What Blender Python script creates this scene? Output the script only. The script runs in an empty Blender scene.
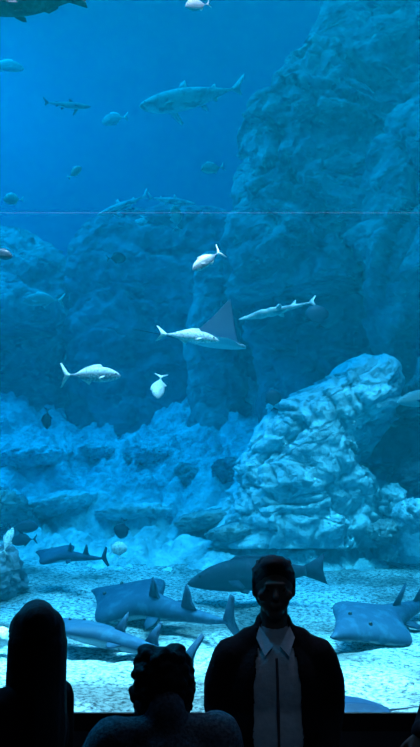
import bpy, bmesh, math, random
from mathutils import Vector, Matrix, noise
PI = math.pi
random.seed(7)
S = bpy.context.scene
COL = S.collection

# ------------------------------------------------------------------ camera
CAM = Vector((0, 0, 1.9)); F = 800.0
TH = math.atan(166.5/800)
def ray(px, py):
    r = (px-210)/F; u = (373.5-py)/F
    return Vector((r, math.cos(TH)-u*math.sin(TH), math.sin(TH)+u*math.cos(TH)))
def at(px, py, Y):
    d = ray(px, py)
    return CAM + d*(Y/d.y)
def mpp(Y): return Y/F*1.01
cd = bpy.data.cameras.new('camera'); co = bpy.data.objects.new('camera', cd); COL.objects.link(co)
co.location = CAM; co.rotation_euler = (PI/2+TH, 0, 0)
cd.sensor_fit = 'VERTICAL'; cd.sensor_height = 36; cd.lens = 36*F/747; cd.clip_end = 200
S.camera = co
S.view_settings.view_transform = 'Standard'; S.view_settings.look = 'None'
S.view_settings.gamma = 1; S.view_settings.use_curve_mapping = False; S.view_settings.exposure = 0

# ------------------------------------------------------------------ helpers
def tag(o, label=None, cat=None, group=None, kind=None):
    if label: o['label'] = label
    if cat: o['category'] = cat
    if group: o['group'] = group
    if kind: o['kind'] = kind
    return o
def link(name, me, mat=None, parent=None, smooth=True):
    o = bpy.data.objects.new(name, me); COL.objects.link(o)
    if mat and not me.materials: me.materials.append(mat)
    if smooth:
        me.polygons.foreach_set('use_smooth', [True]*len(me.polygons))
    if parent: o.parent = parent
    return o
def bmobj(name, bm, mat=None, parent=None, smooth=True):
    bmesh.ops.recalc_face_normals(bm, faces=bm.faces)
    me = bpy.data.meshes.new(name); bm.to_mesh(me); bm.free()
    return link(name, me, mat, parent, smooth)
def empty(name, loc=(0,0,0), rz=0):
    o = bpy.data.objects.new(name, None); COL.objects.link(o); o.location = loc; o.rotation_euler = (0,0,rz)
    o.empty_display_size = .1
    return o
def add_box(bm, x0, x1, y0, y1, z0, z1):
    v = [bm.verts.new(p) for p in ((x0,y0,z0),(x1,y0,z0),(x1,y1,z0),(x0,y1,z0),(x0,y0,z1),(x1,y0,z1),(x1,y1,z1),(x0,y1,z1))]
    for f in ((3,2,1,0),(4,5,6,7),(0,1,5,4),(1,2,6,5),(2,3,7,6),(3,0,4,7)): bm.faces.new([v[i] for i in f])
def box(name, b, mat, parent=None, bev=0):
    bm = bmesh.new(); add_box(bm, *b)
    if bev: bmesh.ops.bevel(bm, geom=bm.edges[:], offset=bev, segments=2, affect='EDGES')
    return bmobj(name, bm, mat, parent, False)
def lerp(a, b, t): return a+(b-a)*t
def interp(tab, x):
    """smooth table lookup: tab = [(x, v...)] ascending"""
    if x <= tab[0][0]: return tab[0][1:]
    if x >= tab[-1][0]: return tab[-1][1:]
    for i in range(len(tab)-1):
        if x <= tab[i+1][0]:
            t = (x-tab[i][0])/(tab[i+1][0]-tab[i][0])
            p0 = tab[max(i-1,0)]; p1 = tab[i]; p2 = tab[i+1]; p3 = tab[min(i+2,len(tab)-1)]
            out = []
            for k in range(1, len(p1)):
                m1 = (p2[k]-p0[k])*.5; m2 = (p3[k]-p1[k])*.5
                out.append((2*t**3-3*t*t+1)*p1[k]+(t**3-2*t*t+t)*m1+(-2*t**3+3*t*t)*p2[k]+(t**3-t*t)*m2)
            return out

# ------------------------------------------------------------------ materials
def mat(name, col, rough=.7, var=None, scale=5, bump=0, bscale=20, cracks=0, spec=.3, coords='Object', detail=6, contrast=(.35,.65)):
    m = bpy.data.materials.new(name); m.use_nodes = True
    nt = m.node_tree; N = nt.nodes; L = nt.links
    p = N['Principled BSDF']; p.inputs['Roughness'].default_value = rough
    p.inputs['Specular IOR Level'].default_value = spec
    p.inputs['Base Color'].default_value = (*col, 1)
    tc = N.new('ShaderNodeTexCoord')
    if var:
        n = N.new('ShaderNodeTexNoise'); n.inputs['Scale'].default_value = scale; n.inputs['Detail'].default_value = detail
        n.inputs['Roughness'].default_value = .62
        L.new(tc.outputs[coords], n.inputs['Vector'])
        r = N.new('ShaderNodeValToRGB'); r.color_ramp.elements[0].position = contrast[0]; r.color_ramp.elements[1].position = contrast[1]
        r.color_ramp.elements[0].color = (*col, 1); r.color_ramp.elements[1].color = (*var, 1)
        L.new(n.outputs['Fac'], r.inputs['Fac']); L.new(r.outputs['Color'], p.inputs['Base Color'])
    if bump:
        n2 = N.new('ShaderNodeTexNoise'); n2.inputs['Scale'].default_value = bscale; n2.inputs['Detail'].default_value = 8
        L.new(tc.outputs[coords], n2.inputs['Vector'])
        b = N.new('ShaderNodeBump'); b.inputs['Strength'].default_value = 1; b.inputs['Distance'].default_value = bump
        L.new(n2.outputs['Fac'], b.inputs['Height']); L.new(b.outputs['Normal'], p.inputs['Normal'])
        if cracks:
            vm = N.new('ShaderNodeVectorMath'); vm.operation = 'MULTIPLY_ADD'; vm.inputs[1].default_value = (.45, .45, .45)
            nd = N.new('ShaderNodeTexNoise'); nd.inputs['Scale'].default_value = 1.4; nd.inputs['Detail'].default_value = 5
            L.new(tc.outputs[coords], nd.inputs['Vector']); L.new(nd.outputs['Color'], vm.inputs[0]); L.new(tc.outputs[coords], vm.inputs[2])
            mp = N.new('ShaderNodeMapping'); mp.inputs['Rotation'].default_value = (.3, .5, 0); mp.inputs['Scale'].default_value = (1, 1, 1.9)
            L.new(vm.outputs[0], mp.inputs[0])
            vo = N.new('ShaderNodeTexVoronoi'); vo.feature = 'DISTANCE_TO_EDGE'; vo.inputs['Scale'].default_value = cracks
            L.new(mp.outputs[0], vo.inputs['Vector'])
            mr = N.new('ShaderNodeMapRange'); mr.inputs['From Max'].default_value = .07; L.new(vo.outputs['Distance'], mr.inputs['Value'])
            b2 = N.new('ShaderNodeBump'); b2.inputs['Distance'].default_value = .05; b2.inputs['Strength'].default_value = .55
            L.new(mr.outputs[0], b2.inputs['Height']); L.new(b.outputs['Normal'], b2.inputs['Normal']); L.new(b2.outputs['Normal'], p.inputs['Normal'])
    return m
def fish_mat(name, back, belly, z0=-.1, z1=.2, spots=None, sscale=60, rough=.35):
    """two-tone skin: belly colour below, back colour above (local z, in body-lengths)"""
    m = bpy.data.materials.new(name); m.use_nodes = True
    nt = m.node_tree; N = nt.nodes; L = nt.links
    p = N['Principled BSDF']; p.inputs['Roughness'].default_value = rough; p.inputs['Specular IOR Level'].default_value = .12
    tc = N.new('ShaderNodeTexCoord'); sp = N.new('ShaderNodeSeparateXYZ'); L.new(tc.outputs['Object'], sp.inputs[0])
    mr = N.new('ShaderNodeMapRange'); mr.inputs['From Min'].default_value = z0; mr.inputs['From Max'].default_value = z1
    L.new(sp.outputs['Z'], mr.inputs['Value'])
    mx = N.new('ShaderNodeMix'); mx.data_type = 'RGBA'
    mx.inputs['A'].default_value = (*belly, 1); mx.inputs['B'].default_value = (*back, 1)
    L.new(mr.outputs[0], mx.inputs['Factor'])
    out = mx.outputs['Result']
    if spots:
        n = N.new('ShaderNodeTexNoise'); n.inputs['Scale'].default_value = sscale; n.inputs['Detail'].default_value = 3
        L.new(tc.outputs['Object'], n.inputs['Vector'])
        r = N.new('ShaderNodeMapRange'); r.inputs['From Min'].default_value = .5; r.inputs['From Max'].default_value = .62
        L.new(n.outputs['Fac'], r.inputs['Value'])
        m2 = N.new('ShaderNodeMix'); m2.data_type = 'RGBA'; m2.inputs['B'].default_value = (*spots, 1)
        L.new(r.outputs[0], m2.inputs['Factor']); L.new(out, m2.inputs['A']); out = m2.outputs['Result']
    L.new(out, p.inputs['Base Color'])
    return m
M = {}
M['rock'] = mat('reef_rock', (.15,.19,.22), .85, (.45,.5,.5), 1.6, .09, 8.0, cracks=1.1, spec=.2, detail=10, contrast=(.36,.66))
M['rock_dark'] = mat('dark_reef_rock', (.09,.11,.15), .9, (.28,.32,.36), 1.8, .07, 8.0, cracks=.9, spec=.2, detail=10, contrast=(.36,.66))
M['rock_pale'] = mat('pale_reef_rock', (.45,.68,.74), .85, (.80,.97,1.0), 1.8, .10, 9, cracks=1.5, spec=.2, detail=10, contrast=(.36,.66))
M['rubble'] = mat('pale_sandy_rubble', (.24,.42,.48), .9, (.78,.95,.97), 3.2, .08, 12, spec=.2, detail=10, contrast=(.36,.64))
M['wall_blue'] = mat('painted_tank_wall', (.10,.16,.28), .8, (.14,.2,.33), .4)
M['dark_wall'] = mat('gallery_wall_paint', (.055,.06,.075), .85, (.07,.075,.09), 3)
M['black_trim'] = mat('black_window_frame', (.006,.006,.007), .8, (.009,.009,.01), 8)
M['carpet'] = mat('dark_carpet', (.03,.03,.035), .95, (.045,.045,.05), 60)
M['eye'] = mat('black_eye', (.01,.01,.012), .15, spec=.6)
M['fin_pale'] = mat('pale_fin', (.55,.58,.58), .5, (.7,.72,.7), 20)
M['fin_grey'] = mat('grey_fin', (.01,.04,.08), .7, (.015,.055,.10), 20, spec=.1)
M['fin_dark'] = mat('dark_fin', (.015,.03,.055), .7, (.025,.045,.075), 20, spec=.1)
M['fin_white'] = mat('white_fin', (.8,.8,.8), .5, (.9,.9,.88), 20)

# sand: pale grit with dark grains, caustic light also painted into the speckle
def sand_mat():
    m = bpy.data.materials.new('coarse_shell_sand'); m.use_nodes = True
    nt = m.node_tree; N = nt.nodes; L = nt.links
    p = N['Principled BSDF']; p.inputs['Roughness'].default_value = .9; p.inputs['Specular IOR Level'].default_value = .2
    tc = N.new('ShaderNodeTexCoord')
    n = N.new('ShaderNodeTexNoise'); n.inputs['Scale'].default_value = 27; n.inputs['Detail'].default_value = 5; n.inputs['Roughness'].default_value = .75
    L.new(tc.outputs['Object'], n.inputs['Vector'])
    r = N.new('ShaderNodeValToRGB'); e = r.color_ramp.elements
    e[0].position = .38; e[0].color = (.05,.07,.08,1); e[1].position = .56; e[1].color = (.80,.84,.84,1)
    q = r.color_ramp.elements.new(.47); q.color = (.36,.40,.43,1)
    L.new(n.outputs['Fac'], r.inputs['Fac'])
    n2 = N.new('ShaderNodeTexNoise'); n2.inputs['Scale'].default_value = 1.1; n2.inputs['Detail'].default_value = 6
    L.new(tc.outputs['Object'], n2.inputs['Vector'])
    r2 = N.new('ShaderNodeMapRange'); r2.inputs['From Min'].default_value = .38; r2.inputs['From Max'].default_value = .62
    r2.inputs['To Min'].default_value = .22; r2.inputs['To Max'].default_value = 1.0
    L.new(n2.outputs['Fac'], r2.inputs['Value'])
    mx = N.new('ShaderNodeMix'); mx.data_type = 'RGBA'; mx.blend_type = 'MULTIPLY'; mx.inputs['Factor'].default_value = 1
    L.new(r.outputs['Color'], mx.inputs['A']); L.new(r2.outputs[0], mx.inputs['B'])
    L.new(mx.outputs['Result'], p.inputs['Base Color'])
    b = N.new('ShaderNodeBump'); b.inputs['Distance'].default_value = .03; b.inputs['Strength'].default_value = .8
    L.new(n.outputs['Fac'], b.inputs['Height']); L.new(b.outputs['Normal'], p.inputs['Normal'])
    return m
M['sand'] = sand_mat()

# ------------------------------------------------------------------ water, glass, room
YG = 4.3                       # the viewing window
ZS = at(210, 712, YG).z        # top of the sill
def water_mat():
    m = bpy.data.materials.new('blue_sea_water'); m.use_nodes = True
    nt = m.node_tree; N = nt.nodes; L = nt.links
    N.remove(N['Principled BSDF']); out = N['Material Output']
    sc = N.new('ShaderNodeVolumeScatter'); sc.inputs['Color'].default_value = (.0,.68,.86,1); sc.inputs['Density'].default_value = .024; sc.inputs['Anisotropy'].default_value = .2
    ab = N.new('ShaderNodeVolumeAbsorption'); ab.inputs['Color'].default_value = (0,.90,.96,1); ab.inputs['Density'].default_value = .40
    a = N.new('ShaderNodeAddShader'); L.new(sc.outputs[0], a.inputs[0]); L.new(ab.outputs[0], a.inputs[1]); L.new(a.outputs[0], out.inputs['Volume'])
    return m
tag(box('water', (-9.9, 9.9, YG+.12, 16.9, .35, 14.6), water_mat()), 'blue sea water filling the tank behind the window', 'water', kind='structure')

def glass_mat():
    m = bpy.data.materials.new('clear_acrylic'); m.use_nodes = True
    nt = m.node_tree; N = nt.nodes; L = nt.links
    N.remove(N['Principled BSDF']); out = N['Material Output']
    t = N.new('ShaderNodeBsdfTransparent'); t.inputs[0].default_value = (.985,.995,1,1)
    g = N.new('ShaderNodeBsdfGlossy'); g.inputs['Roughness'].default_value = .02
    mx = N.new('ShaderNodeMixShader'); mx.inputs[0].default_value = .025
    L.new(t.outputs[0], mx.inputs[1]); L.new(g.outputs[0], mx.inputs[2]); L.new(mx.outputs[0], out.inputs['Surface'])
    return m
M['glass'] = glass_mat()
def reflection_mat():
    m = bpy.data.materials.new('pale_reflection_strip'); m.use_nodes = True
    nt = m.node_tree; N = nt.nodes; L = nt.links
    N.remove(N['Principled BSDF']); out = N['Material Output']
    t = N.new('ShaderNodeBsdfTransparent')
    g = N.new('ShaderNodeBsdfTranslucent'); g.inputs[0].default_value = (.9,.95,1,1)
    mx = N.new('ShaderNodeMixShader'); mx.inputs[0].default_value = .025
    L.new(t.outputs[0], mx.inputs[1]); L.new(g.outputs[0], mx.inputs[2]); L.new(mx.outputs[0], out.inputs['Surface'])
    return m
win = empty('window_1', (0, YG, ZS)); tag(win, 'tall clear aquarium viewing window', 'window', kind='structure')
ZT = 6.4
def wbox(name, b, m): # world coords box parented to window
    o = box(name, b, m, win); o.matrix_parent_inverse = Matrix.Translation((0,-YG,-ZS)); return o
zj = at(210, 213, YG).z
wbox('pane', (-5.5, 5.5, YG, YG+.10, ZS-.02, ZT), M['glass'])
wbox('reflection_line', (-5.5, 5.5, YG-.006, YG-.002, zj-.0022, zj+.0022), reflection_mat())  # pale strip added to stand for a reflection across the pane
wbox('window_frame', (-5.5, 5.5, YG-.03, YG-.004, ZS-.085, ZS), M['black_trim'])
def struct(name, b, m): return tag(box(name, b, m), kind='structure')
struct('wall_front', (-5.5, 5.5, YG-.02, YG+.11, 0, ZS-.03), M['dark_wall'])
struct('wall_above_window', (-5.5, 5.5, YG, YG+.11, ZT, 15), M['dark_wall'])
struct('wall_left', (-5.6, -5.5, -3, YG+.11, 0, 7.2), M['dark_wall'])
struct('wall_right', (5.5, 5.6, -3, YG+.11, 0, 7.2), M['dark_wall'])
struct('wall_back', (-5.5, 5.5, -3.1, -3, 0, 7.2), M['black_trim'])
struct('floor', (-5.5, 5.5, -3, YG, -.1, 0), M['carpet'])
struct('ceiling', (-5.5, 5.5, -3, YG, 7.1, 7.2), M['black_trim'])
# the tank shell
struct('wall_tank_back', (-10.1, 10.1, 17, 17.2, 0, 16.5), M['wall_blue'])
struct('wall_tank_left', (-10.1, -9.95, YG+.11, 17, 0, 16.5), M['wall_blue'])
struct('wall_tank_right', (9.95, 10.1, YG+.11, 17, 0, 16.5), M['wall_blue'])
struct('wall_tank_front_left', (-10.1, -5.6, YG, YG+.11, 0, 15), M['wall_blue'])
struct('wall_tank_front_right', (5.6, 10.1, YG, YG+.11, 0, 15), M['wall_blue'])

# ------------------------------------------------------------------ sea bed
def base_z(Y): return .51 + .1*min(Y, 13.5) + .07*max(0, min(Y, 12)-6.8)
def sand_z(x, Y):
    z = base_z(Y)
    z += .05*noise.noise(Vector((x*.5, Y*.5, 3)))*min(1, (Y-4)*.5)
    z += .035*noise.noise(Vector((x*1.7, Y*1.9, 7))) + .018*noise.noise(Vector((x*5, Y*5, 9)))
    return z
def grid(name, x0, x1, y0, y1, nx, ny, zf, m, thick=0):
    vs = []; fs = []
    for j in range(ny+1):
        t = j/ny; Y = y0+(y1-y0)*t
        for i in range(nx+1):
            x = lerp(x0, x1, i/nx); vs.append((x, Y, zf(x, Y)))
    w = nx+1
    for j in range(ny):
        for i in range(nx): fs.append((j*w+i, j*w+i+1, (j+1)*w+i+1, (j+1)*w+i))
    me = bpy.data.meshes.new(name); me.from_pydata(vs, [], fs)
    return link(name, me, m)
tag(grid('sand_bed', -9.8, 9.8, YG+.12, 16.8, 420, 330, sand_z, M['sand']), 'bright coarse sand covering the tank floor', 'sand', kind='structure')

def fract(p, o=6, h=.9): return noise.fractal(p, h, 2.1, o)
def crack(p, s):
    d = noise.voronoi(p*s)[0]
    return d[1]-d[0]
def facet(w):
    """tilted broken faces: every voronoi cell leans its own way; returns (lean, crack distance)"""
    d, pts = noise.voronoi(w)
    c = pts[0]; v = noise.cell_vector(c*7.3+Vector((.5,.5,.5)))
    return (w-c).dot(v-Vector((.5,.5,.5)))*1.6+(v.x-.5)*.5, d[1]-d[0]
def rockdisp(p, amp, sc, sd):
    q = Vector((p.x, p.y, p.z*1.15))*sc + Vector((sd*3.1, sd*1.7, sd*2.3))
    n1 = Vector((noise.noise(q*1.1), noise.noise(q*1.1+Vector((5,5,5))), noise.noise(q*1.1+Vector((9,1,4)))))
    w = q*.85 + n1*.5; w.z += .35*w.x
    f1, c1 = facet(w); f2, c2 = facet(w*2.3+n1*.3); f3, c3 = facet(w*5.5+n1)
    return amp*(.55*fract(q*.6) + .75*f1 + .42*f2 + .16*f3 - .30*max(0, 1-c1*7) - .16*max(0, 1-c2*6) + .10*fract(q*5, 4))

def cliff(name, Y, hd, rows, seed, amp, label, m='rock', sc=.8, M_=150, dz=.055, lean=0):
    """rock mass with a given outline: rows = (py, x left, x right) bottom to top, at distance Y, half depth hd"""
    tab = sorted([(at(210, py, Y).z, at(xl, py, Y).x, at(xr, py, Y).x) for py, xl, xr in rows])
    z0, z1 = tab[0][0], tab[-1][0]
    K = max(8, int((z1-z0)/dz)); vs = []; fs = []
    def sg(v, e): return math.copysign(abs(v)**e, v)
    cen = Vector((sum((a[1]+a[2])/2 for a in tab)/len(tab), Y, (z0+z1)/2))
    def put(x, y, z, nrm, k=1):
        p = Vector((x, y, z)); return p + nrm*rockdisp(p, amp, sc, seed)*k
    rings = []
    for k in range(K+1):
        z = lerp(z0, z1, k/K); xl, xr = interp(tab, z); cx = (xl+xr)/2; rx = max(.05, (xr-xl)/2)
        t1 = 1-(k/K)**6*.35; d = hd*t1
        for j in range(M_):
            a = 2*PI*j/M_; c, s = math.cos(a), math.sin(a)
            x = cx+rx*sg(c, .7); y = Y+lean*(k/K)+d*sg(s, .7)
            n = Vector((c, s, 0)); vs.append(put(x, y, z, n))
    for k in range(K):
        for j in range(M_):
            a = k*M_+j; b = k*M_+(j+1)%M_; fs.append((a, b, b+M_, a+M_))
    # dome over the top
    base = K*M_; R = 12; xl, xr = interp(tab, z1); cx = (xl+xr)/2; rx = (xr-xl)/2
    cap = min(.35, rx*.6)
    for r in range(1, R):
        f = 1-r/R
        for j in range(M_):
            b = vs[base+j]; x = lerp(cx, b[0], f); y = lerp(Y+lean, b[1], f); z = z1+cap*math.sqrt(1-f*f)
            p = Vector((x, y, z)); vs.append(p+Vector((0,0,1))*rockdisp(p, amp, sc, seed)*(1-f)*.8)
        o = len(vs)-M_
        for j in range(M_):
            a = o-M_+j if r > 1 else base+j; b = o-M_+(j+1)%M_ if r > 1 else base+(j+1)%M_
            fs.append((a, b, o+(j+1)%M_, o+j))
    o = len(vs)-M_; vs.append(sum((Vector(vs[o+j]) for j in range(M_)), Vector())/M_); t = len(vs)-1
    for j in range(M_): fs.append((o+j, o+(j+1)%M_, t))
    fs.append(tuple(reversed(range(M_))))
    me = bpy.data.meshes.new(name); me.from_pydata([tuple(v) for v in vs], [], fs)
    o = link(name, me, M[m]); tag(o, label, 'rock'); return o

def boulder(name, px, py, Y, wpx, hpx, dep, seed, label, m='rock', rot=0, amp=.28, sub=5, group=None, sc=1.1):
    c = at(px, py, Y); rx = wpx/2*mpp(Y); rz = hpx/2*mpp(Y)
    bm = bmesh.new(); bmesh.ops.create_icosphere(bm, subdivisions=sub, radius=1)
    k = min(rx, rz, dep)
    for v in bm.verts:
        n = v.co.normalized(); q = Vector((n.x*rx, n.y*dep, n.z*rz))
        d = rockdisp(q*(1/k)*.9, amp*k*2.2, sc, seed)
        # chip the ball into flattish faces
        f = 1-.16*min(1, noise.voronoi(n*1.4+Vector((seed, 0, 0)))[0][0]*1.5)
        v.co = q*f + n*d*.6
    R = Matrix.Rotation(rot, 4, 'Y'); bmesh.ops.transform(bm, matrix=R, verts=bm.verts)
    o = bmobj(name, bm, M[m]); o.location = c; o.rotation_euler.z = random.uniform(-.2, .2)
    tag(o, label, 'rock', group); return o

# open back rocks
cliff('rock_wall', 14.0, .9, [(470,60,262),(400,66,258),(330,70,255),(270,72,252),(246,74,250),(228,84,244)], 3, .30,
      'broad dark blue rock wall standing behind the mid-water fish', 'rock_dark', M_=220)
cliff('rock_pillar', 12.9, .5, [(450,178,252),(400,183,246),(340,185,240),(290,190,236),(262,198,232)], 5, .22,
      'pale streaked rock pillar rising behind the eagle ray', 'rock', M_=130)
cliff('rock_wall', 14.6, .8, [(460,-120,96),(400,-120,86),(350,-120,80),(300,-120,74),(262,-120,66),(246,-120,50)], 8, .32,
      'ledged rock wall at the far left', 'rock', M_=170)
cliff('rock_ledge', 13.2, .7, [(330,-100,60),(310,-100,64),(296,-100,52),(290,-100,30)], 9, .18, 'flat rock ledge jutting out at the left edge above the pale slope', 'rock', M_=120)
# the great cliff on the right, in its separate masses
cliff('rock_tower', 12.4, 1.3, [(330,300,700),(230,308,690),(140,312,680),(80,318,670),(40,322,660),(0,328,650),(-60,345,640)], 11, .42,
      'towering upper block of the right cliff, reaching past the top', 'rock', M_=260, dz=.07)
cliff('rock_shoulder', 11.4, .9, [(300,236,430),(225,238,425),(195,243,418),(150,244,404),(118,250,390),(100,262,370),(72,276,350),(55,300,345)], 13, .36,
      'rounded cliff shoulder with a stepped left outline, below the tower', 'rock', M_=220)
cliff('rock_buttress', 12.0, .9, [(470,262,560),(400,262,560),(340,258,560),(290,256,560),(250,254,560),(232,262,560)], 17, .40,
      'wide dark lower face of the right cliff', 'rock_dark', M_=260)  # dark rock colour deepens the cave shade on this face
cliff('rock_column', 10.7, 1.25, [(420,385,600),(360,384,600),(300,374,600),(240,362,590),(190,366,580),(140,372,570),(124,385,560)], 19, .34,
      'ledge-topped rock column at the right edge beside the shoulder', 'rock', M_=200)
cliff('rock_outcrop', 9.9, .95, [(548,214,372),(520,224,378),(490,232,376),(460,240,372),(430,262,374),(405,286,392),(385,318,400),(372,350,398)], 23, .25,
      'large cracked pale outcrop rising from the sand in front of the cliff', 'rock_pale', M_=420, dz=.02, sc=1.15)

# slope of rubble between sand and the back walls
def slope_z(x, Y):
    t = max(0, min(1, (Y-8.6)/4.6)); z = base_z(Y)-.12 + 2.2*t**1.35 + .30*math.sin(x*1.1+.6)*t
    p = Vector((x, Y, 0)); q = p*1.0
    c = min(1, crack(q+Vector((noise.noise(q*2), noise.noise(q*2+Vector((3,3,3))), 0))*.4, .95)*2.6)
    c2 = min(1, crack(q, 2.7)*2.5)
    f1, k1 = facet(p*.9+Vector((0,0,4))); f2, k2 = facet(p*2.2); f3, k3 = facet(p*5.1)
    g = .6+.4*min(1, t*2.2)
    return z + g*(.24*fract(p*.8) + .11*f1 + .10*f2 + .06*f3 - .20*max(0, 1-k1*6) - .10*max(0, 1-k2*5) + .05*fract(p*8, 4))
tag(grid('rock_slope', -7.5, 2.6, 8.4, 14.2, 320, 230, slope_z, M['rubble']), 'broad rubble rock slope climbing behind the sand on the left', 'rock')
BL = [ # px,py,Y,w,h,dep,label,mat
 (150,447,11.9,62,34,.5,'rounded boulder crowning the slope above a dark hollow','rubble'),
 (196,470,11.5,56,36,.5,'boulder sitting at the middle of the slope beside the outcrop','rock'),
 (230,462,10.9,44,34,.4,'boulder coloured dark as a shaded hollow at the left foot of the outcrop','rock_dark'),  # dark rock colour stands for the shade of a hollow here
 (95,446,12.2,66,30,.5,'low flat boulder on the slope below the silver fish','rubble'),
 (30,452,11.7,80,34,.6,'wide pale boulder high on the slope at left','rubble'),
 (60,492,10.7,96,38,.6,'long smooth boulder half buried low on the slope','rubble'),
 (135,500,10.3,84,34,.5,'smooth pale boulder at the foot of the slope','rubble'),
 (205,512,9.9,70,34,.45,'boulder lying left of the outcrop foot','rock'),
 (0,505,10.3,60,44,.5,'shaded boulder at the left edge of the slope','rock'),
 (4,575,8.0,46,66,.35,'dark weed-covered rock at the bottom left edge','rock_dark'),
 (393,500,9.4,34,40,.28,'pale upright boulder beside the dark cave mouth','rubble'),
 (412,515,9.0,40,40,.3,'pale boulder leaning at the right edge under the cave','rubble'),
 (384,532,9.1,36,26,.25,'small low boulder in front of the cave boulders','rock'),
 (415,478,10.2,60,34,.4,'boulder coloured dark for shade inside the cave mouth','rock_dark'),  # the cave's shade is put into this rock's colour
 (232,532,9.3,60,18,.35,'flat slab lying on the sand before the outcrop','rock'),
]
for i, (px,py,Y,w,h,d,lb,mm) in enumerate(BL):
    if i in (0,1,2,3,4,5,6,7): py += (12 if i in (5,6) else 8); h *= (.62 if i in (5,6,7) else .85); Y += .1
    boulder('boulder', px, py, Y, w, h, d, 31+i*3, lb, mm, rot=random.uniform(-.2,.2))

# ------------------------------------------------------------------ fish
def place(o, px, py, Y, head=0, yaw=0, roll=0):
    a, b, r = math.radians(head), math.radians(yaw), math.radians(roll)
    h = Vector((math.cos(a)*math.cos(b), math.sin(b), math.sin(a)*math.cos(b)))
    up = Vector((-math.sin(a), 0, math.cos(a)))
    if abs(head) > 90: up = -up
    up = (up - h*up.dot(h)).normalized()
    up = Matrix.Rotation(r, 3, h) @ up
    y = up.cross(h)
    R = Matrix((h, y, up)).transposed()
    o.matrix_world = Matrix.Translation(at(px, py, Y)) @ R.to_4x4()
def loft(stations, n=30, seg=20, e=1.0):
    """stations (x, z centre, half height, half width) ascending x; closed body"""
    bm = bmesh.new(); rings = []
    xs = [s[0] for s in stations]
    for i in range(n+1):
        t = i/n; x = lerp(xs[0], xs[-1], t)
        zc, hz, hy = interp(stations, x); hz = max(hz, .0006); hy = max(hy, .0006)
        ring = []
        for j in range(seg):
            a = 2*PI*j/seg; c, s = math.cos(a), math.sin(a)
            ring.append(bm.verts.new((x, hy*math.copysign(abs(c)**e, c), zc+hz*math.copysign(abs(s)**e, s))))
        rings.append(ring)
    for i in range(n):
        for j in range(seg): bm.faces.new((rings[i][j], rings[i][(j+1)%seg], rings[i+1][(j+1)%seg], rings[i+1][j]))
    bm.faces.new(rings[0]); bm.faces.new(rings[-1])
    return bm
def fin_bm(pts, th, plane='xz', y=0):
    """a fin blade with real thickness: outline points; thickest at its first edge"""
    bm = bmesh.new(); A = []; B = []
    c = (sum(p[0] for p in pts)/len(pts), sum(p[1] for p in pts)/len(pts))
    def mk(p, o): return (p[0], y+o, p[1]) if plane == 'xz' else (p[0], p[1], y+o)
    for p in pts: A.append(bm.verts.new(mk(p, th*.25))); B.append(bm.verts.new(mk(p, -th*.25)))
    ca = bm.verts.new(mk(c, th/2)); cb = bm.verts.new(mk(c, -th/2)); n = len(pts)
    for i in range(n):
        j = (i+1)%n
        bm.faces.new((A[i], A[j], ca)); bm.faces.new((B[j], B[i], cb)); bm.faces.new((A[j], A[i], B[i], B[j]))
    return bm
def sc_(pts, L): return [(a*L, b*L) for a, b in pts]
def eyes(root, L, x, y, z, r):
    for s in (-1, 1):
        bm = bmesh.new(); bmesh.ops.create_uvsphere(bm, u_segments=12, v_segments=8, radius=r*L)
        bmesh.ops.translate(bm, verts=bm.verts, vec=(x*L, s*y*L, z*L)); bmobj('eye', bm, M['eye'], root)
def pect(root, L, x, y, z, pts, mf, droop=-30, name='pectoral_fin'):
    for s in (-1, 1):
        bm = fin_bm([(a*L, b*L) for a, b in pts], .012*L, 'xy')
        bmesh.ops.rotate(bm, verts=bm.verts, cent=(0,0,0), matrix=Matrix.Rotation(math.radians(droop), 3, 'X'))
        if s < 0:
            for v in bm.verts: v.co.y *= -1
        bmesh.ops.translate(bm, verts=bm.verts, vec=(x*L, s*y*L, z*L)); bmobj(name, bm, M[mf], root)

def bream(L, deep=.19, wid=.07, mb='silver', mf='fin_pale', name='silver_fish', fork=.13, tail=True):
    """deep bodied fish with a forked tail; nose at +x"""
    deep *= 1.4; r = empty(name)
    st = [(-.40,0,.018,.008),(-.32,.002,.028,.016),(-.18,.005,deep*.32,wid*.5),(0,.008,deep*.47,wid*.9),(.15,.006,deep*.5,wid),(.28,.0,deep*.45,wid*.95),(.38,-.01,deep*.32,wid*.72),(.46,-.022,deep*.17,wid*.42),(.5,-.03,.004,.004)]
    bm = loft([(a*L, b*L, c*L, d*L) for a, b, c, d in st], 34, 18); bmobj('body', bm, M[mb], r)
    bmobj('tail_fin', fin_bm(sc_([(-.385,.015),(-.44,.055),(-.54,fork*1.35),(-.57,fork*1.4),(-.52,.06),(-.465,0),(-.52,-.06),(-.57,-fork*1.4),(-.54,-fork*1.35),(-.44,-.055),(-.385,-.015)], L), .014*L), M[mf], r)
    h = deep*.5
    bmobj('dorsal_fin', fin_bm(sc_([(.2,h*.9),(.14,h+.055),(.02,h+.045),(-.12,h+.0),(-.24,h*.45+.01),(-.24,h*.2),(0,h*.8)], L), .012*L), M[mf], r)
    bmobj('anal_fin', fin_bm(sc_([(-.02,-h*.8),(-.07,-h-.04),(-.16,-h*.8),(-.24,-h*.35),(-.2,-h*.3)], L), .012*L), M[mf], r)
    pect(r, L, .22, wid*.8, -.02, [(0,0),(-.04,.05),(-.12,.1),(-.13,.08),(-.08,.02),(-.03,-.01)], mf, -50)
    eyes(r, L, .40, wid*.62, .008, .016)
    return r
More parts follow.
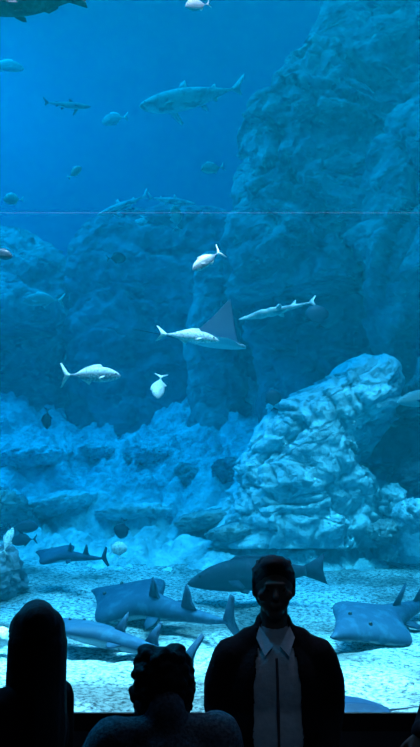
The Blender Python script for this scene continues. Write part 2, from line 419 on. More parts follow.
def shark(L, mb='shark', mf='fin_grey', name='shark', girth=.075, droop=-25):
    r = empty(name)
    g = girth
    st = [(-.42,.012,.012,.008),(-.36,.008,.022,.016),(-.22,.004,g*.55,g*.42),(-.05,0,g*.88,g*.75),(.12,0,g,g*.9),(.26,0,g*.9,g*.9),(.36,.0,g*.7,g*.78),(.44,.004,g*.42,g*.55),(.485,.008,g*.2,g*.3),(.5,.01,.004,.004)]
    bmobj('body', loft([(a*L, b*L, c*L, d*L) for a, b, c, d in st], 40, 20), M[mb], r)
    bmobj('tail_fin', fin_bm(sc_([(-.40,.018),(-.45,.06),(-.52,.13),(-.545,.145),(-.53,.09),(-.49,.035),(-.475,.0),(-.50,-.05),(-.485,-.065),(-.44,-.03),(-.40,.0)], L), .014*L), M[mf], r)
    bmobj('dorsal_fin', fin_bm(sc_([(.12,g*.85),(.07,g+.06),(.03,g+.085),(.02,g+.06),(.015,g+.01),(-.01,g*.8)], L), .014*L), M[mf], r)
    bmobj('dorsal_fin', fin_bm(sc_([(-.20,g*.5),(-.235,g*.5+.04),(-.255,g*.5+.045),(-.265,g*.3)], L), .01*L), M[mf], r)
    bmobj('anal_fin', fin_bm(sc_([(-.20,-g*.4),(-.235,-g*.5-.03),(-.26,-g*.5-.03),(-.265,-g*.2)], L), .01*L), M[mf], r)
    pect(r, L, .23, g*.7, -g*.45, [(0,0),(-.03,.08),(-.09,.18),(-.115,.17),(-.09,.08),(-.08,0)], mf, droop)
    pect(r, L, -.08, g*.5, -g*.6, [(0,0),(-.02,.04),(-.06,.07),(-.07,.05),(-.06,0)], mf, -30, 'pelvic_fin')
    eyes(r, L, .43, g*.55, .012, .006)
    return r
def grouper(L, mb='grouper', mf='fin_dark', name='grouper', g=.115, tail=.115):
    r = empty(name)
    st = [(-.36,.0,.035,.018),(-.28,.0,.05,.03),(-.12,.0,g*.8,g*.5),(.05,.0,g,g*.65),(.2,-.002,g*.95,g*.68),(.33,-.01,g*.72,g*.6),(.43,-.025,g*.42,g*.42),(.49,-.035,g*.18,g*.2),(.5,-.037,.004,.004)]
    bmobj('body', loft([(a*L, b*L, c*L, d*L) for a, b, c, d in st], 36, 20), M[mb], r)
    bmobj('tail_fin', fin_bm(sc_([(-.34,.035),(-.40,.06),(-.50,tail),(-.485,.04),(-.48,0),(-.485,-.04),(-.50,-tail*.9),(-.40,-.06),(-.34,-.035)], L), .02*L), M[mf], r)
    bmobj('dorsal_fin', fin_bm(sc_([(.2,g*.85),(.14,g+.02),(0,g+.022),(-.14,g*.8+.035),(-.25,g*.45+.04),(-.27,.04),(-.1,g*.7)], L), .014*L), M[mf], r)
    bmobj('anal_fin', fin_bm(sc_([(-.1,-g*.75),(-.16,-g*.8-.03),(-.24,-g*.45-.03),(-.25,-.04)], L), .012*L), M[mf], r)
    pect(r, L, .2, g*.62, -.03, [(0,0),(-.03,.05),(-.1,.09),(-.12,.06),(-.08,0)], mf, -55)
    pect(r, L, .14, g*.3, -g*.8, [(0,0),(-.03,.04),(-.08,.06),(-.08,.02)], mf, -40, 'pelvic_fin')
    eyes(r, L, .40, g*.47, .012, .010)
    return r
def guitarfish(L, mb='wedge', mf='fin_grey', name='guitarfish', wide=.15):
    """flattened shovel-nosed ray-shark: disc head, long tail, two upright dorsal fins"""
    r = empty(name)
    st = [(-.46,.015,.008,.006),(-.35,.008,.018,.018),(-.2,.004,.03,.032),(-.05,0,.044,.05),(.06,0,.05,.07),(.12,0,.05,wide*.78),(.17,0,.048,wide),(.22,0,.046,wide*.93),(.30,0,.04,wide*.58),(.40,0,.028,wide*.27),(.47,.0,.016,wide*.10),(.5,.0,.004,.008)]
    bmobj('body', loft([(a*L, b*L, c*L, d*L) for a, b, c, d in st], 46, 28), M[mb], r)
    bmobj('tail_fin', fin_bm(sc_([(-.43,.02),(-.47,.07),(-.52,.13),(-.535,.12),(-.5,.05),(-.49,0),(-.51,-.05),(-.49,-.06),(-.45,-.01)], L), .014*L), M[mf], r)
    for x in (.0, -.22):
        bmobj('dorsal_fin', fin_bm(sc_([(x+.03,.035),(x-.02,.10),(x-.05,.135),(x-.055,.10),(x-.045,.05),(x-.06,.025)], L), .014*L), M[mf], r)
    pect(r, L, .0, .045, -.01, [(0,0),(-.04,.05),(-.08,.07),(-.09,.04),(-.08,0)], mf, -8, 'pelvic_fin')
    eyes(r, L, .30, .045, .038, .008)
    return r
def ray_fish(L, span, up_far, up_near, mb='ray', name='eagle_ray', tail=.7, flat=False):
    """winged ray; nose +x, wings along y. up_* = height of the wing tips"""
    r = empty(name)
    bm = bmesh.new(); n, k = 30, 44; G = [[], []]
    for side in (0, 1):
        for i in range(k+1):
            v = lerp(-1, 1, i/k); row = []
            a = abs(v)
            near = v < 0
            xf = .5-(.24 if near else .02)*a-.06*a**2 if not flat else .5*math.sqrt(max(0, 1-a*a*.98))
            xb = -.32+(.36 if near else .72)*a**1.25 if not flat else -.42*math.sqrt(max(0, 1-a*a*.98))
            if not flat and a < .16: xf += .07*math.cos(a/.16*PI/2)
            lift = (up_near if v < 0 else up_far)*a**1.6
            for j in range(n+1):
                t = j/n; x = lerp(xf, xb, t)
                th = (.075*math.exp(-(v/.2)**2)+.018*(1-a)+.003)*math.sin(PI*min(1, max(0, t*.94+.03)))**.6
                row.append(bm.verts.new((x*L, v*span/2, lift*L+(th if side == 0 else -th*.7)*L)))
            G[side].append(row)
    for side in (0, 1):
        for i in range(k):
            for j in range(n): bm.faces.new((G[side][i][j], G[side][i+1][j], G[side][i+1][j+1], G[side][i][j+1]))
    for i in range(k):
        for j in (0, n): bm.faces.new((G[0][i][j], G[0][i+1][j], G[1][i+1][j], G[1][i][j]))
    for i in (0, k):
        for j in range(n): bm.faces.new((G[0][i][j], G[0][i][j+1], G[1][i][j+1], G[1][i][j]))
    bmobj('body', bm, M[mb], r)
    bmobj('tail', loft([((-.28-tail)*L, .04*L, .002, .002), (-.6*L, .02*L, .006*L, .006*L), (-.26*L, 0, .016*L, .018*L)], 16, 10), M['fin_dark'], r)
    pect(r, L, -.25, .03, .0, [(0,0),(-.05,.06),(-.14,.10),(-.15,.05),(-.08,0)], 'fin_white' if not flat else 'fin_grey', 12, 'pelvic_fin')
    eyes(r, L, .46, .075, .03, .014)
    return r

M['silver'] = fish_mat('toplit_silver_scales', (.85,.87,.85), (.45,.5,.52), -.02, .03, (.45,.5,.55), 70)  # paler top over duller belly paints overhead light into the scales
M['silver_toplit'] = fish_mat('toplit_scales', (.98,.98,.95), (.25,.3,.36), 0, .025, (.6,.65,.7), 80)  # white back and dim belly: light from above put into the colour
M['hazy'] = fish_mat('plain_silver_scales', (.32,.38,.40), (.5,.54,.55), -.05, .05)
M['dark_fish'] = fish_mat('dark_blue_scales', (.012,.03,.06), (.04,.08,.13), -.1, .1, (.03,.06,.1), 40)
M['shark'] = fish_mat('pale_shark_skin', (.5,.55,.55), (.7,.72,.7), -.1, .05, (.3,.35,.38), 8)
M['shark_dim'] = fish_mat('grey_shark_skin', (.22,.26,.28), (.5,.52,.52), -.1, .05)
M['shark_shaded'] = fish_mat('shaded_shark_skin', (.02,.025,.04), (.035,.04,.06), -.2, .1, (.05,.055,.08), 22, .6)  # skin coloured dark for the shade this near fish is in
M['grouper'] = fish_mat('dark_grouper_skin', (.02,.03,.05), (.04,.05,.08), -.1, .1, (.04,.05,.08), 14, .6)
M['wedge'] = fish_mat('guitarfish_skin', (.012,.05,.10), (.25,.42,.5), -.035, -.01, (.02,.08,.14), 12, .6)
M['ray'] = fish_mat('eagle_ray_skin', (.004,.025,.06), (.4,.55,.62), -.02, .03, None, 10, .5)
M['ray_flat'] = fish_mat('stingray_skin', (.008,.04,.09), (.25,.4,.45), -.03, .0, (.012,.055,.11), 10, .6)
M['white_fish'] = fish_mat('white_scales', (.95,.95,.92), (.9,.9,.88), -.1, .1, (.5,.5,.52), 60)

def put(o, args, label, cat='fish', group=None):
    place(o, *args); tag(o, label, cat, group); return o
# near, mid-water
put(bream(57*mpp(6.5), .20, .07, 'silver_toplit', 'fin_white', fork=.16), (93,375,6.5, 3, 12, 0), 'silver fish with a top-lit back and forked tail above the rock slope, heading right')
put(bream(36*mpp(6.0), .26, .09, 'silver_toplit', 'fin_white', fork=.19), (206,261,6.0, 216, -6, 8), 'bright silver fish diving to the lower left, tail raised, above the eagle ray')
put(bream(34*mpp(6.6), .27, .09, 'silver', 'fin_white', fork=.15), (159,387,6.6, 264, -35, 0), 'small silver fish pointing straight down below the eagle ray')
put(bream(26*mpp(5.8), .30, .1, 'dark_fish', 'fin_dark', 'dark_fish'), (1,254,5.8, -12, 0, 0), 'dark fish whose head enters at the left edge')
put(bream(58*mpp(6.9), .15, .06, 'white_fish', 'fin_white', 'slender_fish', fork=.1), (190,336.5,6.6, -4, 6, -8), 'slim white speckled fish swimming along the back of the eagle ray')
put(ray_fish(76*mpp(7.2), 92*mpp(7.2), .78, -.02), (205,342,7.2, -5, 12, 4), 'eagle ray with one dark wing raised, gliding right in mid water', 'ray')
put(guitarfish(80*mpp(8.0), 'shark', 'fin_pale', 'shark', .07), (276,311,8.0, 190, 12, 35), 'pale slim shark showing its belly in front of the cliff beside the ray', 'shark')
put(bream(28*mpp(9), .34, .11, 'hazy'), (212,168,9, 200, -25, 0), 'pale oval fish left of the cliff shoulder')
put(bream(24*mpp(9.5), .34, .11, 'hazy'), (142,221,9.5, 262, -45, 0), 'small pale fish hanging head-down just under the pale reflection line')
put(bream(27*mpp(9.5), .32, .11, 'hazy'), (176,217,9.5, 95, -45, 0), 'small pale fish upright across the pale reflection line')
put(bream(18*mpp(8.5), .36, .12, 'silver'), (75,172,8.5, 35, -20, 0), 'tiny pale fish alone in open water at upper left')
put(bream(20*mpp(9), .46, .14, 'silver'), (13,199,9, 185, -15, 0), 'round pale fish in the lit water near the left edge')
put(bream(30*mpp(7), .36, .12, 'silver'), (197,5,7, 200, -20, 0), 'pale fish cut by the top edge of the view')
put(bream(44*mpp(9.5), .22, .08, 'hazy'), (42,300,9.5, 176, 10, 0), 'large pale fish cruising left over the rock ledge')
put(bream(20*mpp(9), .42, .12, 'dark_fish', 'fin_dark', 'dark_fish'), (117,258,9, 10, 20, 0), 'small dark fish in front of the broad rock wall')
put(bream(22*mpp(8.6), .3, .09, 'dark_fish', 'fin_dark', 'dark_fish'), (47,419,8.6, 262, 30, 0), 'thin dark fish head-down above the slope at left')
put(bream(26*mpp(8.4), .62, .14, 'dark_fish', 'fin_dark', 'dark_fish'), (317,316,8.4, 100, 10, 0), 'dark fish-shaped disc standing for a hole in the cliff, right of the pale shark')  # dark disc put in for the shade of a hole in the rock
put(bream(22*mpp(8.4), .5, .14, 'dark_fish', 'fin_dark', 'dark_fish'), (273,399,8.4, 95, 10, 0), 'dark fish shape standing for a rock hole above the cracked outcrop')  # another dark shape in place of a rock hole
put(grouper(60*mpp(8.8), 'shark_dim', 'fin_grey', 'large_fish', .14), (425,398,8.8, 186, -8, 0), 'big grey fish entering at the right edge over the cave')
# high and hazy
put(shark(114*mpp(9.6), 'shark', 'fin_pale', girth=.11), (190,98,9.6, 187, 8, 0), 'large pale shark swimming left in the upper open water', 'shark')
put(shark(50*mpp(12), 'shark_dim', 'fin_grey'), (68,105,12, 2, 14, 0), 'small faint shark with raised tail at upper left', 'shark')
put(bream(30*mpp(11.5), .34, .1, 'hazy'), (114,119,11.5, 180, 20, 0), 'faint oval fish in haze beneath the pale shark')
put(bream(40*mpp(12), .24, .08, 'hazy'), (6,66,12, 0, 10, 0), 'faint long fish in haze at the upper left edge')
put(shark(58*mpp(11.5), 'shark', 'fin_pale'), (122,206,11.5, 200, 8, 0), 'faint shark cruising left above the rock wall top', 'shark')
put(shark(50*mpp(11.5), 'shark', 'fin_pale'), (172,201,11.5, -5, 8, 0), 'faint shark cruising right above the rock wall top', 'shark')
put(grouper(128*mpp(5.6), 'shark_shaded', 'fin_dark', 'large_fish', .125), (31,2,5.6, 182, 4, 0), 'large dark fish passing at the top left corner')
# over and on the sand
put(grouper(134*mpp(7.6)), (256,574,7.6, 184, 6, 0), 'long dark grouper swimming low behind the standing man', 'fish')
def sandY(py, h=0):
    lo, hi = 4.4, 13
    for _ in range(40):
        m = (lo+hi)/2; p = at(210, py, m)
        if p.z-h > base_z(m): lo = m
        else: hi = m
    return lo
def on_sand(o, px, py, L, head, label, cat='ray', roll=0, lift=.05, bank=0, Y=None):
    """lay a bottom dweller on the sloping sand; head = compass direction on the ground (0 = to the right, 90 = away)"""
    Y = Y or sandY(py, lift); c = at(px, py, Y); a = math.radians(head)
    h = Vector((math.cos(a), math.sin(a), .1*math.sin(a)+math.tan(math.radians(roll)))).normalized()
    n = Vector((0, -.1, 1)); n = Matrix.Rotation(math.radians(bank), 3, h) @ n
    n = (n-h*n.dot(h)).normalized(); y = n.cross(h)
    o.matrix_world = Matrix.Translation(c) @ Matrix((h, y, n)).transposed().to_4x4()
    tag(o, label, cat)
on_sand(guitarfish(2.0, wide=.17), 392, 616, 0, 232, 'grey guitarfish with two upright fins lying on sand at the right', lift=.10, bank=-18)
on_sand(guitarfish(2.1, wide=.17), 156, 607, 0, 128, 'grey guitarfish gliding left over sand behind the curly-haired person', lift=.16, bank=-22)
on_sand(guitarfish(1.5, wide=.16), 116, 640, 0, 138, 'guitarfish with pale belly low over the brightest sand between the two left people', lift=.12, bank=10, roll=3)
on_sand(guitarfish(1.05, wide=.2), 70, 556, 0, 140, 'guitarfish with two tall dark fins over the sand at left', bank=-18, Y=7.9)
on_sand(ray_fish(.55, .6, .0, .0, 'ray_flat', 'stingray', .5, True), 347, 712, 0, 185, 'flat blue stingray lying on sand against the window foot', lift=.03)
put(bream(20*mpp(8.2), .5, .13, 'dark_fish', 'fin_dark', 'striped_fish'), (122,529,8.2, 255, 20, 0), 'small dark upright fish above the little white fish')
put(bream(17*mpp(7.8), .62, .16, 'white_fish', 'fin_white', 'white_fish'), (119,550,7.8, 96, 10, 0), 'small bright white fish over the sand at left')
put(bream(26*mpp(7.2), .22, .08, 'white_fish', 'fin_pale', 'slender_fish'), (8,540,7.2, 78, 20, 0), 'thin pale fish hanging upright near the left edge over the dark rock')
put(bream(28*mpp(8.6), .3, .1, 'dark_fish', 'fin_dark', 'dark_fish'), (24,527,8.6, 4, 10, 0), 'upper of the two dark fish hovering over sand at left')
put(bream(26*mpp(8.6), .3, .1, 'dark_fish', 'fin_dark', 'dark_fish'), (23,540,8.6, 184, 10, 0), 'lower of the two dark fish hovering over sand at left')
o = boulder('lump', 2, 637, 5.9, 20, 22, .09, 90, 'round white stone on the sand left of the long-haired person', 'rock_pale', sub=4, amp=.08)  # plain white rounded ball, its nature not known
o.data.materials[0] = mat('white_lump', (.9,.9,.88), .7, (1,1,1), 20)

# ------------------------------------------------------------------ people
def add_cap(bm, p0, p1, r0, r1, seg=14, flat=1.0, fdir=None):
    p0 = Vector(p0); p1 = Vector(p1); d = p1-p0; L = d.length
    q = Vector((0,0,1)).rotation_difference(d.normalized()) if L > 1e-6 else Vector((0,0,1)).rotation_difference(Vector((0,0,1)))
    rings = []
    steps = [(-r0*math.sin(a), r0*math.cos(a)) for a in (PI/2*.98, PI/3, PI/6, 0)] + [(L+r1*math.sin(a), r1*math.cos(a)) for a in (0, PI/6, PI/3, PI/2*.98)]
    for h, r in steps:
        rings.append([bm.verts.new(p0+q@Vector((r*math.cos(2*PI*j/seg), r*math.sin(2*PI*j/seg), h))) for j in range(seg)])
    for i in range(len(rings)-1):
        for j in range(seg): bm.faces.new((rings[i][j], rings[i][(j+1)%seg], rings[i+1][(j+1)%seg], rings[i+1][j]))
    bm.faces.new(rings[0][::-1]); bm.faces.new(rings[-1])
def add_ell(bm, c, r, rot=None, seg=20):
    g = bmesh.ops.create_uvsphere(bm, u_segments=seg, v_segments=seg//2+2, radius=1)['verts']
    m = Matrix.Translation(c) @ (rot.to_4x4() if rot else Matrix.Identity(4)) @ Matrix.Diagonal((*r, 1))
    bmesh.ops.transform(bm, matrix=m, verts=g)
def chain(bm, pts):
    for a, b in zip(pts, pts[1:]): add_cap(bm, a[0], b[0], a[1], b[1])
def fuse(bm, voxel, name, mt, parent, smooth=4, cut=None, thick=0):
    """weld overlapping volumes into one continuous surface"""
    me = bpy.data.meshes.new('tmp'); bm.to_mesh(me); bm.free()
    t = bpy.data.objects.new('tmp', me); COL.objects.link(t)
    r = t.modifiers.new('r', 'REMESH'); r.mode = 'VOXEL'; r.voxel_size = voxel
    s = t.modifiers.new('s', 'SMOOTH'); s.iterations = smooth; s.factor = .5
    dg = bpy.context.evaluated_depsgraph_get(); dg.update()
    m2 = bpy.data.meshes.new_from_object(t.evaluated_get(dg)); bpy.data.objects.remove(t)
    if cut:
        b = bmesh.new(); b.from_mesh(m2)
        kill = [f for f in b.faces if cut(f.calc_center_median())]
        bmesh.ops.delete(b, geom=kill, context='FACES'); b.to_mesh(m2); b.free()
    m2.name = name; m2.materials.clear()
    o = link(name, m2, mt, parent)
    if thick:
        so = o.modifiers.new('thickness', 'SOLIDIFY'); so.thickness = thick; so.offset = 0
    return o
SKIN = mat('skin', (.11,.08,.065), .75, (.13,.095,.075), 10, spec=.15)
HAIR = mat('dark_hair', (.008,.007,.007), .7, (.014,.012,.011), 60, .004, 90)
def hand(bm, w, d, n, thumb_side, s=1.0, curl=.35):
    """w wrist, d pointing to the fingertips, n out of the back of the hand"""
    d = Vector(d).normalized(); n = Vector(n); n = (n-d*n.dot(d)).normalized(); x = d.cross(n).normalized()*thumb_side
    w = Vector(w)
    for k in (-.5, 0, .5): add_cap(bm, w+x*k*.02*s, w+d*.085*s+x*k*.055*s, .017*s, .014*s)
    for i, (off, L) in enumerate(((.034,.072),(.011,.082),(-.012,.076),(-.034,.060))):
        p = w+d*.088*s+x*off*s; dd = d.copy(); segs = [.45*L, .32*L, .25*L]
        rr = [.0098, .0088, .0080, .0070]
        for j, l in enumerate(segs):
            dd = (dd-n*curl*(.6+.5*j)+x*off*1.2).normalized(); q = p+dd*l*s*1.05
            add_cap(bm, p, q, rr[j]*s, rr[j+1]*s, 10); p = q
    p = w+d*.025*s+x*.024*s; dd = (d*.75+x*.75-n*.2).normalized()
    for j, l in enumerate((.042, .032, .026)):
        q = p+dd*l*s; add_cap(bm, p, q, (.0125-.0015*j)*s, (.011-.0015*j)*s, 10); p = q; dd = (dd+d*.35-n*curl*.4).normalized()
def head(bm, c, s=1.0):
    """head facing -y about centre c (half way down the head)"""
    c = Vector(c)
    E = lambda o, r: add_ell(bm, c+Vector(o)*s, [k*s for k in r])
    E((0,.012,.02), (.076,.094,.094)); E((0,-.02,-.03), (.062,.07,.075)); E((0,-.045,-.085), (.034,.034,.028))
    E((0,-.085,.018), (.045,.018,.010)); add_cap(bm, c+Vector((0,-.088,.012))*s, c+Vector((0,-.108,-.028))*s, .008*s, .013*s)
    E((0,-.092,-.055), (.024,.012,.006)); E((0,-.088,-.066), (.02,.012,.006))
    for k in (-1, 1):
        E((k*.03,-.072,.0), (.015,.016,.011)); E((k*.05,-.055,-.025), (.02,.02,.02)); E((k*.078,.01,-.005), (.009,.02,.032))
def person(name, H, loc, rz, label, pose, cloth_top, cloth_bottom, hairfn, jacket=None, seated=False):
    """pose: dict of joints in local space facing -y"""
    r = empty(name, loc, rz); tag(r, label, 'person')
    k = H/1.80
    V = lambda x, y, z: Vector((x*k, y*k, z*k))
    hc = pose.get('head', (0,-.02,1.69)); hcv = V(*hc)
    bm = bmesh.new()
    add_ell(bm, V(0,0,.98), (.165*k,.115*k,.13*k)); add_ell(bm, V(0,-.01,1.13), (.15*k,.11*k,.15*k)); add_ell(bm, V(0,0,1.32), (.175*k,.115*k,.18*k))
    add_cap(bm, V(-.15,.01,1.455), V(.15,.01,1.455), .058*k, .058*k)
    add_cap(bm, V(0,.015,1.44), hcv+V(0,.015,-.07), .062*k, .056*k)
    head(bm, hcv, k*pose.get('hs', 1))
    for s, a in ((-1, 'L'), (1, 'R')):
        sh = V(s*.175, .01, 1.445); el = V(*pose['elbow'+a]); wr = V(*pose['wrist'+a])
        chain(bm, [(sh, .052*k), ((sh*.5+el*.5), .046*k), (el, .038*k), (el*.55+wr*.45, .037*k), (wr, .025*k)])
        hand(bm, wr, pose['hdir'+a], pose['hn'+a], pose.get('thumb'+a, -s), k, pose.get('curl', .3))
        chain(bm, [(V(s*.09,0,.93), .088*k), (V(s*.10,-.01,.50), .055*k), (V(s*.10,.03,.33), .056*k), (V(s*.10,.03,.09), .038*k)])
        chain(bm, [(V(s*.10,.045,.04), .034*k), (V(s*.11,-.13,.03), .028*k)])
    body = fuse(bm, .0062, 'body', SKIN, r, 3)
    for s in (-1, 1):
        e = bmesh.new(); bmesh.ops.create_uvsphere(e, u_segments=12, v_segments=8, radius=.0115*k)
        bmesh.ops.translate(e, verts=e.verts, vec=hcv+V(s*.031,-.080,.0)); bmobj('eye', e, M['eye'], r)
    # trousers
    bm = bmesh.new(); add_ell(bm, V(0,0,.97), (.18*k,.13*k,.13*k)); add_cap(bm, V(-.06,0,1.0), V(.06,0,1.0), .11*k, .11*k)
    for s in (-1, 1): chain(bm, [(V(s*.09,0,.93), .105*k), (V(s*.105,0,.5), .078*k), (V(s*.105,.03,.10), .066*k)])
    fuse(bm, .012, 'trousers', cloth_bottom, r, 4)
    for s in (-1, 1):
        bm = bmesh.new(); chain(bm, [(V(s*.10,.05,.045), .043*k), (V(s*.11,-.06,.042), .045*k), (V(s*.115,-.15,.034), .036*k)])
        fuse(bm, .009, 'shoe', M['black_trim'], r, 2)
    # shirt
    bm = bmesh.new(); w = pose.get('bulk', 1.0)
    add_ell(bm, V(0,0,1.02), (.18*k*w,.135*k*w,.12*k)); add_ell(bm, V(0,-.015,1.14), (.175*k*w,.135*k*w,.17*k)); add_ell(bm, V(0,0,1.32), (.193*k*w,.132*k*w,.19*k))
    sw = .08 if jacket else .15
    add_cap(bm, V(-sw,.01,1.452), V(sw,.01,1.452), .068*k, .068*k)
    add_cap(bm, V(0,.01,1.44), V(0,.01,1.535), .075*k, .068*k)
    arms = not jacket
    for s, a in ((-1, 'L'), (1, 'R')):
        sh = V(s*.175, .01, 1.44); el = V(*pose['elbow'+a]); wr = V(*pose['wrist'+a])
        wr2 = el.lerp(wr, .93)
        sl = pose.get('sleeve', 1.0)
        if arms: chain(bm, [(sh, .07*k*sl), (sh.lerp(el,.5), .066*k*sl), (el, .057*k*sl), (wr2, .042*k*sl)])
        else: chain(bm, [(V(s*.12,.01,1.38), .05*k), (sh.lerp(el,.6), .045*k)])
    fuse(bm, .010, 'shirt' if jacket else pose.get('topname', 'sweater'), cloth_top, r, 4)
    if jacket:
        bm = bmesh.new(); J = jacket
        add_ell(bm, V(0,.0,1.02), (.205*k,.165*k,.17*k)); add_ell(bm, V(0,0,1.16), (.205*k,.165*k,.18*k)); add_ell(bm, V(0,.0,1.32), (.205*k,.155*k,.19*k))
        add_cap(bm, V(-.12,.015,1.44), V(.12,.015,1.44), .085*k, .085*k)
        add_cap(bm, V(-.09,.015,1.475), V(.09,.015,1.475), .075*k, .075*k)
        add_cap(bm, V(0,.02,1.50), V(0,.03,1.545), .088*k, .080*k)
        for s, a in ((-1, 'L'), (1, 'R')):
            sh = V(s*.168, .01, 1.422); el = V(*pose['elbow'+a]); wr = V(*pose['wrist'+a]); wr2 = el.lerp(wr, .92)
            chain(bm, [(sh, .087*k), (sh.lerp(el,.5)+V(s*.014,0,0), .082*k), (el, .074*k), (wr2, .058*k)])
        def cut(c):
            x = abs(c.x-.0*k)/k; z = c.z/k
            if c.y > -.02*k: return z > 1.60
            wv = interp([(.8,.11),(1.1,.10),(1.25,.096),(1.38,.088),(1.45,.078),(1.5,.066),(1.58,.09),(1.7,.1)], z)[0]
            return x < wv
        fuse(bm, .010, 'jacket', J, r, 4, cut, .008)
        # shirt collar leaves, placket and buttons
        for s in (-1, 1):
            b = bmesh.new()
            pts = [V(s*.062,-.03,1.555), V(s*.014,-.105,1.485), V(s*.048,-.125,1.45), V(s*.078,-.07,1.515)]
            a = [b.verts.new(p) for p in pts]; c2 = [b.verts.new(p+V(0,.012,-.004)) for p in pts]
            b.faces.new(a); b.faces.new(c2[::-1])
            for i in range(4): b.faces.new((a[i], c2[i], c2[(i+1)%4], a[(i+1)%4]))
            bmobj('collar', b, cloth_top, r, False)
        b = bmesh.new()
        zs = [1.44-.02*i for i in range(22)]
        from_y = lambda z: -(math.sqrt(max(0, 1-((z-1.32)/.19)**2))*.132 if z > 1.28 else .148 if z > 1.05 else .142)*w-.006
        prev = None
        for z in zs:
            y = min(from_y(z), -.11)
            q = [b.verts.new(V(-.005,y,z)), b.verts.new(V(.005,y,z)), b.verts.new(V(.005,y+.02,z)), b.verts.new(V(-.005,y+.02,z))]
            if prev:
                for i in range(4): b.faces.new((prev[i], prev[(i+1)%4], q[(i+1)%4], q[i]))
            else: b.faces.new(q)
            prev = q
        b.faces.new(prev[::-1]); bmobj('placket', b, SHIRT_EDGE, r)
    hairfn(r, hcv, k*pose.get('hs', 1))
    return r
SHIRT = mat('light_shirt_cloth', (.50,.52,.54), .9, (.62,.64,.66), 30, .003, 60)
SHIRT_EDGE = mat('shirt_placket_shadow_cloth', (.06,.06,.07), .9, (.08,.08,.09), 30)
JACKET = mat('black_jacket_cloth', (.008,.008,.010), .95, (.012,.012,.014), 30, .004, 60, spec=.1)
TROUS = mat('dark_trouser_cloth', (.02,.02,.024), .95, (.025,.025,.03), 30, spec=.1)
KNIT = mat('grey_knit', (.08,.085,.10), .95, (.24,.25,.28), 90, .004, 120, spec=.1)
BLACKC = mat('black_coat_cloth', (.008,.008,.01), .95, (.011,.011,.013), 30, spec=.1)

def hair_short(r, c, k):
    bm = bmesh.new()
    add_ell(bm, c+Vector((0,.022,.045))*k, (.086*k,.098*k,.083*k)); add_ell(bm, c+Vector((0,.05,-.01))*k, (.078*k,.062*k,.085*k))
    add_ell(bm, c+Vector((0,-.02,.085))*k, (.058*k,.060*k,.042*k))
    for s in (-1,1): add_cap(bm, c+Vector((s*.074,.0,.03))*k, c+Vector((s*.076,.0,-.005))*k, .014*k, .009*k)
    for i in range(40):
        a = random.uniform(0, 2*PI); z = random.uniform(.0,.12)
        q = math.sqrt(max(0, 1-((z-.045)/.085)**2)); y = .022+math.sin(a)*.09*q
        if y < -.02 and z < .10: continue
        add_ell(bm, c+Vector((math.cos(a)*.080*q, y, z))*k, (.011*k,.012*k,.009*k), seg=10)
    fuse(bm, .005, 'hair', HAIR, r, 2)
def hair_curly(r, c, k):
    bm = bmesh.new()
    add_ell(bm, c+Vector((0,.03,.03))*k, (.098*k,.10*k,.10*k)); add_ell(bm, c+Vector((0,.055,-.07))*k, (.09*k,.07*k,.10*k))
    for i in range(260):
        a = random.uniform(-.25*PI, 1.25*PI); z = random.uniform(-.16,.12); q = math.sqrt(max(.12, 1-((z)/.15)**2))
        add_ell(bm, c+Vector((math.cos(a)*.10*q, .035+math.sin(a)*.085*q, z))*k, (random.uniform(.010,.020)*k,)*3, seg=10)
    for s in (-1, 1): add_ell(bm, c+Vector((s*.05,.01,.115))*k, (.038*k,.05*k,.022*k))
    fuse(bm, .005, 'hair', HAIR, r, 1, cut=lambda p: p.y < c.y-.05*k and p.z < c.z+.055*k)
def hair_long(r, c, k):
    bm = bmesh.new()
    add_ell(bm, c+Vector((0,.02,.025))*k, (.10*k,.112*k,.095*k))
    add_cap(bm, c+Vector((-.055,-.03,.062))*k, c+Vector((.045,.06,.058))*k, .074*k, .072*k)
    for i in range(15):
        a = lerp(-.12*PI, 1.12*PI, i/14)
        x, y = math.cos(a)*.085, .02+math.sin(a)*.085
        chain(bm, [(c+Vector((x*.8, y*.8, .07))*k, .025*k), (c+Vector((x*1.02, y, -.02))*k, .032*k), (c+Vector((x*1.04, y, -.16))*k, .032*k), (c+Vector((x*1.08+random.uniform(-.01,.01), y+.01, -.33))*k, .030*k), (c+Vector((x*1.05, y+.015, -.46-random.uniform(0,.04)))*k, .014*k)])
    fuse(bm, .008, 'hair', HAIR, r, 2)

down = dict(hdirL=(-.1,-.25,-1), hnL=(-1,0,0), hdirR=(.1,-.25,-1), hnR=(1,0,0))
# standing man facing the camera
YM = 3.45
mx = at(273, 557, YM)
man = person('person', 1.80, (mx.x, YM, 0.0), 0, 'man standing with his back to the tank, open black jacket over a light shirt',
       dict(head=(0,-.02,1.705), elbowL=(-.215,.06,1.235), wristL=(-.165,-.10,1.04), elbowR=(.215,.06,1.235), wristR=(.165,-.10,1.04),
            hdirL=(.5,-.35,-.8), hnL=(-.6,-.7,.1), hdirR=(-.5,-.35,-.8), hnR=(.6,-.7,.1), bulk=1.03, hs=1.05), SHIRT, TROUS, hair_short, JACKET)
# curly-haired person
YC = 2.6
c = at(179, 653, YC)
person('person', c.z*1.80/1.715, (c.x-.04, YC, 0), PI+.25, 'shorter curly-haired person in a grey knit top, seen from behind',
       dict(head=(0,-.09,1.60), elbowL=(-.25,-.05,1.17), wristL=(-.17,-.26,1.05), elbowR=(.30,-.06,1.20), wristR=(.2,-.28,1.10),
            hdirL=(.4,-.9,0), hnL=(0,0,1), hdirR=(-.4,-.9,0), hnR=(0,0,1), sleeve=1.25, bulk=1.05), KNIT, TROUS, hair_curly)
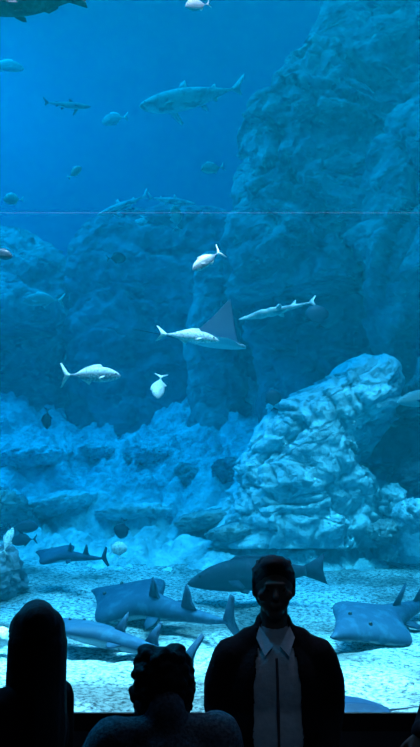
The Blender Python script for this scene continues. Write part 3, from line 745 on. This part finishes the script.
# long-haired person at the left
YL = 3.0
c = at(37, 606, YL)
person('person', 1.67, (c.x-.025, YL, 0), -2.05, 'person with long straight black hair standing at the left edge',
       dict(head=(0,.02,1.685), elbowL=(-.24,-.02,1.17), wristL=(-.2,-.2,1.0), elbowR=(.26,-.02,1.17), wristR=(.2,-.2,1.0),
            hdirL=(.1,-.6,-.8), hnL=(-1,0,0), hdirR=(-.1,-.6,-.8), hnR=(1,0,0), sleeve=1.0, topname='coat', bulk=1.08), BLACKC, TROUS, hair_long)
# person at the right edge, only a sleeve and a hand in view
YR = 3.3
c = at(412, 724, YR)
person('person', 1.74, (c.x+.33, YR, 0), -.1, 'person in a dark sleeve cut off by the right edge, fingers showing',
       dict(head=(0,-.02,1.69), elbowL=(-.27,.06,1.20), wristL=(-.315,-.10,1.23), elbowR=(.24,.02,1.17), wristR=(.26,-.03,.93),
            hdirL=(-.25,-.35,-.9), hnL=(-.3,-.9,.2), hdirR=(0,-.2,-1), hnR=(1,0,0), curl=.25, topname='coat'), BLACKC, TROUS, hair_short)

# ------------------------------------------------------------------ lamps
def area(name, loc, sx, sy, power, col, aim=None, spread=180):
    l = bpy.data.lights.new(name, 'AREA'); l.shape = 'RECTANGLE'; l.size = sx; l.size_y = sy; l.energy = power; l.color = col; l.spread = math.radians(spread)
    o = bpy.data.objects.new(name, l); COL.objects.link(o); o.location = loc
    d = (Vector(aim)-Vector(loc)) if aim else Vector((0,0,-1)); o.rotation_euler = d.to_track_quat('-Z', 'Y').to_euler(); return o
def sun(name, E, col, d, ang):
    l = bpy.data.lights.new(name, 'SUN'); l.energy = E; l.color = col; l.angle = math.radians(ang)
    o = bpy.data.objects.new(name, l); COL.objects.link(o); o.location = (0, 10, 20); o.rotation_euler = Vector(d).to_track_quat('-Z', 'Y').to_euler()
sun('daylight_over_tank', 4.5, (0,.55,1), (.10,.14,-1), 70)
area('tank_left_fill', (-7.5, 11, 14.4), 4, 8, 1900, (0,.60,1))  # unseen lamp added to brighten the open water on the left
area('tank_lamp_front', (.3, 5.7, 8.2), 8, 1.6, 1000, (.9,.23,.30), (.3, 7.3, 0), 66)
area('near_sand_fill', (.3, 4.95, 6.3), 9, .3, 800, (1,.46,.52), (.3, 5.5, 0), 44)  # unseen strip lamp added to whiten the sand along the pane
def spot(name, loc, aim, power, col, deg, blend=.8):
    l = bpy.data.lights.new(name, 'SPOT'); l.energy = power; l.color = col; l.spot_size = math.radians(deg); l.spot_blend = blend; l.shadow_soft_size = .12
    o = bpy.data.objects.new(name, l); COL.objects.link(o); o.location = loc; o.rotation_euler = (Vector(aim)-Vector(loc)).to_track_quat('-Z', 'Y').to_euler(); return o
spot('shirt_fill_spot', (.5, .2, 4.2), (.33, 3.45, .9), 24, (.35,.62,1), 19)  # added spot that lifts the man's shirt, no such fitting seen
area('gallery_fill', (1.0, 3.2, 6.9), 1.0, 1.0, 7, (.3,.55,1))  # added dim fill for the low wall and clothes, source unseen
p0 = at(382, 568, 9.0)
spot('sand_patch_fill_spot', (p0.x-.9, 6.6, 9.5), p0, 4000, (1,.22,.27), 14, .9)  # added beam to make a bright patch on the right-hand sand
w = bpy.data.worlds.new('world'); S.world = w; w.use_nodes = True
w.node_tree.nodes['Background'].inputs[0].default_value = (0,.50,.95,1); w.node_tree.nodes['Background'].inputs[1].default_value = .45
S.cycles.volume_bounces = 1; S.cycles.max_bounces = 8; S.cycles.transparent_max_bounces = 12
S.cycles.use_denoising = True
S.cycles.sample_clamp_indirect = 4
